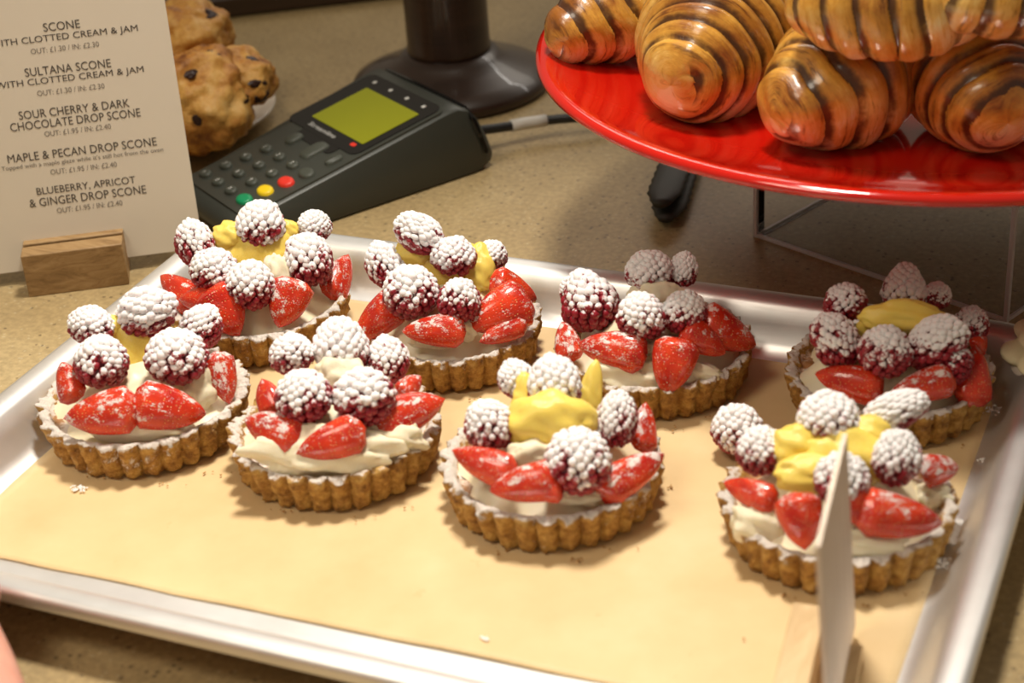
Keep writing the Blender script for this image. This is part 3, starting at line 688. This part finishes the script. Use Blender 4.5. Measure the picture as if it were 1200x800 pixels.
for r_ in range(4):
    for c_ in range(4):
        s = .0388 - r_ * .0124; tt = .0683 - c_ * .0162 - .2 * (s - .02)
        if c_ == 3: mat, rad = (M['key_grey'], M['key_red'], M['key_yellow'], M['key_green'])[r_], .0050
        else: mat, rad = M['key_grey'], .0040
        kx, ky = rad * 1.15, rad * .82
        rows = []
        for e, q in ((0, 1.12), (.0018, 1.05), (.0026, .85), (.0028, .5), (.0026, .05)):
            rows.append([TP(s + ky * q * math.sin(2 * math.pi * a / 20), tt + kx * q * math.cos(2 * math.pi * a / 20), e) for a in range(20)])
        ko = MB().grid(rows, cap1=True).make('key', mat, cm, smooth=True)
        if c_ == 3: ko['label'] = ('grey function key', 'red key', 'yellow key', 'green key')[r_]
        else: put('digit', text_mesh(digits[r_][c_], height=.0028 if digits[r_][c_] != '*' else .002), ko, M=tmat(s, tt, .00295), mat=M['print_white'])
for s0, s1, t0, t1 in ((.0500, .0610, .0555, .0640), (.0470, .0640, .0305, .0410), (.0510, .0620, .0110, .0185)):
    rows = []
    cs, ct = (s0 + s1) / 2, (t0 + t1) / 2
    for e, q in ((0, 1.1), (.0018, 1.0), (.0026, .85)):
        rows.append([TP(cs + (x - cs) * q, ct + (y - ct) * q, e) for x, y in rpoly(s0, s1, t0, t1, .0038)])
    MB().grid(rows, cap1=True).make('navigation_key', M['key_grey'], cm, smooth=True)
# cover seam: a dark groove strip wrapped over the back shoulder
seam = [(-.0006, .013), (-.0006, .024), (.0006, .0345), (.0065, .0405), (.03, .0412), (.07, .0412), (.0945, .0405), (.1010, .0345), (.1022, .024), (.1022, .013)]
rows = [[P_(.1425 + o1 - (z - .0405) * .30, t_, z + o2) for (o1, o2) in ((-.0011, .0006), (.0011, .0006), (.0011, -.002), (-.0011, -.002))] for t_, z in seam]
MB().grid(rows, cap0=True, cap1=True).make('cover_seam', M['plastic_dark'], cm)
# cable with its white label
cb = [P_(.150, .030, .0150) + cm.location, at(590, 149, .013), at(640, 141, .012), at(690, 137, .0115), at(760, 134, .0060), at(860, 122, .0035), at(980, 90, .0035)]
def smooth_pts(pts, n=10):
    out = []
    for i in range(len(pts) - 1):
        p0 = pts[max(0, i - 1)]; p1 = pts[i]; p2 = pts[i + 1]; p3 = pts[min(len(pts) - 1, i + 2)]
        for k in range(n):
            t_ = k / n; out.append(.5 * ((2 * p1) + (p2 - p0) * t_ + (2 * p0 - 5 * p1 + 4 * p2 - p3) * t_ ** 2 + (-p0 + 3 * p1 - 3 * p2 + p3) * t_ ** 3))
    return out + [pts[-1]]
cr = empty('power_cable', (cb[2].x, cb[2].y, 0), 'black cable with a white tag leading from the card machine under the red plate', 'cable')
pts = [p - cr.location for p in smooth_pts(cb)]
MB().tube(pts, .0030).make('cable_sheath', M['cable'], cr, smooth=True)
MB().tube([at(u, v_, z) - cr.location for u, v_, z in ((599, 147.5, .0128), (612, 145, .0125), (626, 143, .0123), (640, 141, .012))], .0038).make('cable_tag', M['label'], cr, smooth=True)

# ---------------------------------------------------------------- menu card and its block
b0, b1 = at(0, 321, .008), at(210, 294, .008); xd = (b1 - b0).normalized(); rt = math.radians(3.0)
nh = Vector((-xd.y, xd.x, 0)); lean = math.radians(9)
up_ = (Z * math.cos(lean) + nh * math.sin(lean)).normalized()
upc = (up_ * math.cos(-.0) + xd * 0).normalized(); nrm = xd.cross(upc).normalized()  # faces the camera side
cbr = at(238, 289.5, .008)
cw, chh = .170, .205; skew = math.radians(1.3)
xd2 = (xd * math.cos(skew) - upc * math.sin(skew)); up2 = (upc * math.cos(skew) + xd * math.sin(skew))
xd2, up2 = xd, upc
mcl = cbr - xd2 * cw / 2
mc = empty('menu_card', mcl, 'pale beige upright menu card listing scones, standing in a wooden block', 'menu')
MB().box(up2 * chh / 2, xd2 * cw / 2, up2 * chh / 2, nrm * .0009).make('card_sheet', M['card'], mc)
LN = [('SCONE', 72, 30, 43, 9.5, 0), ('WITH CLOTTED CREAM & JAM', 75, 43.5, 174, 9.5, 0), ('OUT: £1.30 / IN: £2.30', 76, 56, 80, 6, 1),
      ('SULTANA SCONE', 79.5, 79.5, 101, 9.5, 0), ('WITH CLOTTED CREAM & JAM', 82, 92, 174, 9.5, 0), ('OUT: £1.30 / IN: £2.30', 83, 105, 79, 6, 1),
      ('SOUR CHERRY & DARK', 87, 128, 130, 9.5, 0), ('CHOCOLATE DROP SCONE', 88.5, 140.5, 153, 9.5, 0), ('OUT: £1.95 / IN: £2.40', 91, 152.5, 78, 6, 1),
      ('MAPLE & PECAN DROP SCONE', 96.5, 176, 175, 9.5, 0), ("Topped with a maple glaze while it's still hot from the oven", 97, 187, 190, 6.5, 1), ('OUT: £1.95 / IN: £2.40', 98, 197, 78, 6, 1),
      ('BLUEBERRY, APRICOT', 101, 218, 116, 9.5, 0), ('& GINGER DROP SCONE', 103, 230, 137, 9.5, 0), ('OUT: £1.95 / IN: £2.40', 105, 242, 77, 6, 1)]
fp = mcl + nrm * .0011
for txt, u, v_, wpx, hpx, kind in LN:
    p = on_plane(u, v_, fp, nrm); a = on_plane(u - wpx / 2, v_ + wpx / 2 * .1, fp, nrm); b = on_plane(u + wpx / 2, v_ - wpx / 2 * .1, fp, nrm)
    bw = (b - a).length; d = depth(p); hh_ = hpx * d / F * 1.04
    put('menu_lettering', text_mesh(txt, bw, hh_), mc, M=Matrix.Translation(p - mcl) @ Matrix((xd2, up2, nrm)).transposed().to_4x4(), mat=M['ink2'] if kind else M['ink'])
# block: two cheeks and a floor, so the card stands in the slot
def sign_block(name, p, along, across, mat, label, L_, W_b, H_b):
    r = empty(name, p, label, 'sign holder')
    g = .0016
    MB().box(across * (W_b / 4 + g / 2) + Z * H_b / 2, along * L_ / 2, across * (W_b / 4 - g / 2), Z * H_b / 2).make('block_cheek', mat, r, bevel=.0006)
    MB().box(-across * (W_b / 4 + g / 2) + Z * H_b / 2, along * L_ / 2, across * (W_b / 4 - g / 2), Z * H_b / 2).make('block_cheek', mat, r, bevel=.0006)
    MB().box(Z * .0035, along * L_ / 2 * .99, across * g * 1.05, Z * .0034).make('slot_floor', mat, r)
    return r
k0 = at(34, 350, 0); k1 = at(152, 330, 0); kl = (k1 - k0).length; kc = (k0 + k1) / 2
ad = (k1 - k0).normalized(); 
sign_block('wooden_block', Vector((kc.x, kc.y, 0)) + nh * .0125, xd, nh, M['oak'], 'oak block on the counter holding the menu card in a slot', .0535, .027, .0245)

# front sign card seen nearly edge-on, in its block on the tray
f0 = at(990, 508, .090); f1 = at(958, 640, .090); fd = (f1 - f0).normalized(); fn = Vector((-fd.y, fd.x, 0)); fl = (f1 - f0).length
zb_ = .0072
g0 = Vector((f0.x, f0.y, zb_)) - fn * .0 ; side = fn if fn.dot(CR) > 0 else -fn
g0 += side * .0055; upv = (f0 - g0).normalized(); hl = (f0 - g0).length
sg = empty('sign_card', g0 + fd * fl / 2, 'small pale sign card seen almost edge-on in front of the front right tart', 'sign')
MB().box(upv * hl / 2, fd * fl / 2, upv.cross(fd).normalized() * .0008, upv * hl / 2).make('card_sheet', M['card2'], sg)
bo = Vector((g0.x, g0.y, .0031)) + fd * .0135
bk = empty('wooden_block', bo + fd * .0275, 'pale wooden block on the tray paper holding the small sign card', 'sign holder')
HB = .0215
MB().box(-side * (.0060 + .0085) + Z * HB / 2, fd * .0275, side * .0060, Z * HB / 2).make('block_cheek', M['oak2'], bk, bevel=.0006)
MB().box(-side * .0018 + Z * .0030, fd * .0270, side * .0068, Z * .0030).make('slot_floor', M['oak2'], bk)
0 and MB().box(side * .0042 + fd * .005 + Z * HB * .46, fd * .0225, side * .0022, Z * HB * .46).make('block_cheek', M['oak2'], bk, bevel=.0006)

# ---------------------------------------------------------------- scones on a plate at the back left
def scone(px, py, z, r, sd_, lab, sq=(1, 1, .8)):
    c = at(px, py, z); root = empty('fruit_scone', c, lab, 'scone', 'fruit scones behind the menu card')
    rg = random.Random(sd_); vs = []
    for v in ICO5[0]:
        k = 1 + .22 * noise.noise(v * 1.3 + Vector((sd_, 0, 0))) + .12 * noise.noise(v * 3.2 + Vector((0, sd_, 0))) + .05 * noise.noise(v * 8) + .03 * noise.noise(v * 18)
        vs.append(Vector((v.x * sq[0], v.y * sq[1], v.z * sq[2])) * k * r)
    me = mesh('scone_body', vs, ICO5[1], True); put('scone_body', me, root, mat=M['scone'])
    for q in range(6):
        dvec = (-CF * rg.uniform(.2, 1) + CR * rg.uniform(-.9, .9) - CDN * rg.uniform(-.8, .8)).normalized()
        k = 1 + .22 * noise.noise(dvec * 1.3 + Vector((sd_, 0, 0))) + .09 * noise.noise(dvec * 3.2 + Vector((0, sd_, 0)))
        pp_ = Vector((dvec.x * sq[0], dvec.y * sq[1], dvec.z * sq[2])) * k * r * .97
        blob('raisin', M['raisin'], root, c + pp_ * .98, rg.uniform(.003, .007), rg.uniform(.0025, .0045), .0018, q + sd_, frame(dvec, CR), .3)
    return root
pc2 = at(205, 150, 0)
sp = empty('cake_plate', (pc2.x, pc2.y, 0), 'pale china plate under the fruit scones behind the menu card', 'plate')
MB().lathe([(0, .006), (.045, .006), (.058, .010), (.066, .0135), (.0675, .0130), (.0665, .011), (.055, .006), (.042, .001), (.040, 0), (0, 0)], 96).make('plate_body', M['china'], sp, smooth=True)
scone(232, 118, .040, .034, 3, 'large golden fruit scone at the front of the scone pile, right beside the menu card', (1.05, 1, .95))
scone(280, 92, .046, .0235, 9, 'smaller fruit scone on the right side of the scone pile with burnt raisins')
scone(218, 42, .060, .030, 14, 'shaded fruit scone at the top of the scone pile behind the menu card')
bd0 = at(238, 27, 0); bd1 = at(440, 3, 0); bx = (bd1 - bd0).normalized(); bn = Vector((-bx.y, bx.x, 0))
o = MB().box(bd0 + bx * .06 + bn * .102 + Z * .009, bx * .16, bn * .10, Z * .0085).make('shade_board', M['dwood'], bevel=.003)  # added board: stands in for a near-black object and the shade beside it
tag(o, 'dark board standing in for shade behind the scones, at the top edge of the photo', 'board')

# ---------------------------------------------------------------- piped cake at the right edge
mp_ = at(1254, 348, .048)
mg = empty('cream_cake', (mp_.x, mp_.y, 0), 'pale yellow piped cream cake just entering at the right edge of the photo', 'cake')
MB().lathe([(0, 0), (.020, 0), (.0225, .004), (.024, .018), (0, .0185)], 40).make('cake_case', M['china'], mg, smooth=True)
rows = []
for i in range(60):
    s = i / 59; r0 = .024 * (1 - s) ** .75 * (1 + .10 * math.sin(s * 28)); row = []
    for j in range(64):
        a = 2 * math.pi * j / 64; r = r0 * (1 + .16 * abs(math.sin(a * 4 + s * 7)) - .05)
        row.append((r * math.cos(a), r * math.sin(a), .018 + .042 * s + .001 * noise.noise(Vector((a * 2, s * 8, 0)))))
    rows.append(row)
MB().grid(rows, cap0=True, cap1=True).make('piped_cream', M['meringue'], mg, smooth=True)

# ---------------------------------------------------------------- hand at the bottom left corner
hp = at(-28, 812, .045)
hand = empty('person', Vector((hp.x, hp.y, 0)), 'bare hand of a person at the bottom left corner of the photo, blurred', 'person')
def hand_mesh():
    # joints: (position, radius); local: x right(index side), y forward (finger direction), z up
    V_ = [((0, -.26, .035), .032), ((0, -.07, .006), .024), ((0, 0, 0), .027)]; E_ = [(0, 1), (1, 2)]
    V_ += [((0, .03, .002), .024)]; E_ += [(2, 3)]
    fingers = [((.030, .052, .002), (.0, 0, 0), (.024, .017, .012), .0105), ((.010, .060, .004), 0, (.028, .020, .014), .0105), ((-.010, .056, .003), 0, (.025, .019, .013), .0100), ((-.020, .036, .0), 0, (.019, .014, .010), .0088)]
    for (b, _, seg, r) in fingers:
        n = len(V_); V_.append((b, r * 1.25)); E_.append((3, n)); cur = Vector(b); ang = -.25
        for k, s in enumerate(seg):
            d = Vector((b[0] * (-16 if b[0] < -.015 else 1.5), math.cos(ang), math.sin(ang) * 1.0)).normalized(); cur = cur + d * (s * 1.25 + .004); V_.append((tuple(cur), r * (1 - .07 * k))); E_.append((n + k, n + k + 1)); ang -= .33
    n = len(V_); V_ += [((.034, .0, -.006), .016), ((.052, .022, -.014), .0125), ((.060, .046, -.020), .0105)]; E_ += [(2, n), (n, n + 1), (n + 1, n + 2)]
    me = D.meshes.new('hand'); me.from_pydata([v for v, _ in V_], E_, []); me.update()
    return me, [r for _, r in V_]
hm, rads = hand_mesh()
ho = put('hand', hm, hand, mat=M['skin'])
sk = ho.modifiers.new('skin', 'SKIN'); sk.use_smooth_shade = True
for i, r in enumerate(rads): hm.skin_vertices[0].data[i].radius = (r, r * (.62 if i < 4 else .95))
hm.skin_vertices[0].data[0].use_root = True
ho.modifiers.new('sub', 'SUBSURF').levels = 2; ho.modifiers['sub'].render_levels = 2
h0, h1 = at(38, 800, .032), at(-14, 680, .032); hd = (h1 - h0).normalized(); hs_ = Vector((hd.y, -hd.x, 0))
ho.matrix_local = Matrix.Translation(h0 - hs_ * .026 + hd * .030 - hand.location) @ Matrix((hs_, hd, Z)).transposed().to_4x4() @ Matrix.Diagonal((-1, 1, 1, 1))

# ---------------------------------------------------------------- sugar spill and crumbs
def scatter(name, mat, spots, label, cat, sz):
    rg = random.Random(3); mb = MB()
    for (u, v_, wpx, hpx, n) in spots:
        for _ in range(n):
            a = rg.random() * 6.28; q = rg.random() ** .7
            p = at(u + wpx / 2 * q * math.cos(a), v_ + hpx / 2 * q * math.sin(a), .0030); s = sz * rg.uniform(.4, 1.2)
            mb.add([p + Vector((v.x * s * rg.uniform(.8, 1.2), v.y * s, v.z * s * .5)) for v in ICO1[0]], ICO1[1])
    o = mb.make(name, mat, smooth=True); tag(o, label, cat); o['kind'] = 'stuff'; return o
ICO1 = ico(1)
scatter('icing_sugar', M['sugar'], [(1118, 622, 34, 30, 420), (1106, 660, 34, 14, 60), (1160, 540, 30, 8, 30), (92, 572, 22, 8, 40), (568, 748, 12, 6, 14), (1080, 498, 60, 12, 20), (1168, 480, 40, 12, 60)], 'spilt icing sugar beside the front right tart and in specks around the tray', 'sugar', .0007)
cr_sp = [(T['cx'] + dx, T['by'] + dy, 50, 8, 5) for T in TARTS.values() for dx, dy in ((-60, -4), (30, 6), (80, -8))]
scatter('pastry_crumbs', M['crumb'], cr_sp + [(790, 570, 20, 10, 4), (872, 748, 10, 6, 2), (1096, 728, 10, 5, 2)], 'tiny brown pastry crumbs around the tarts on the paper', 'crumbs', .0006)
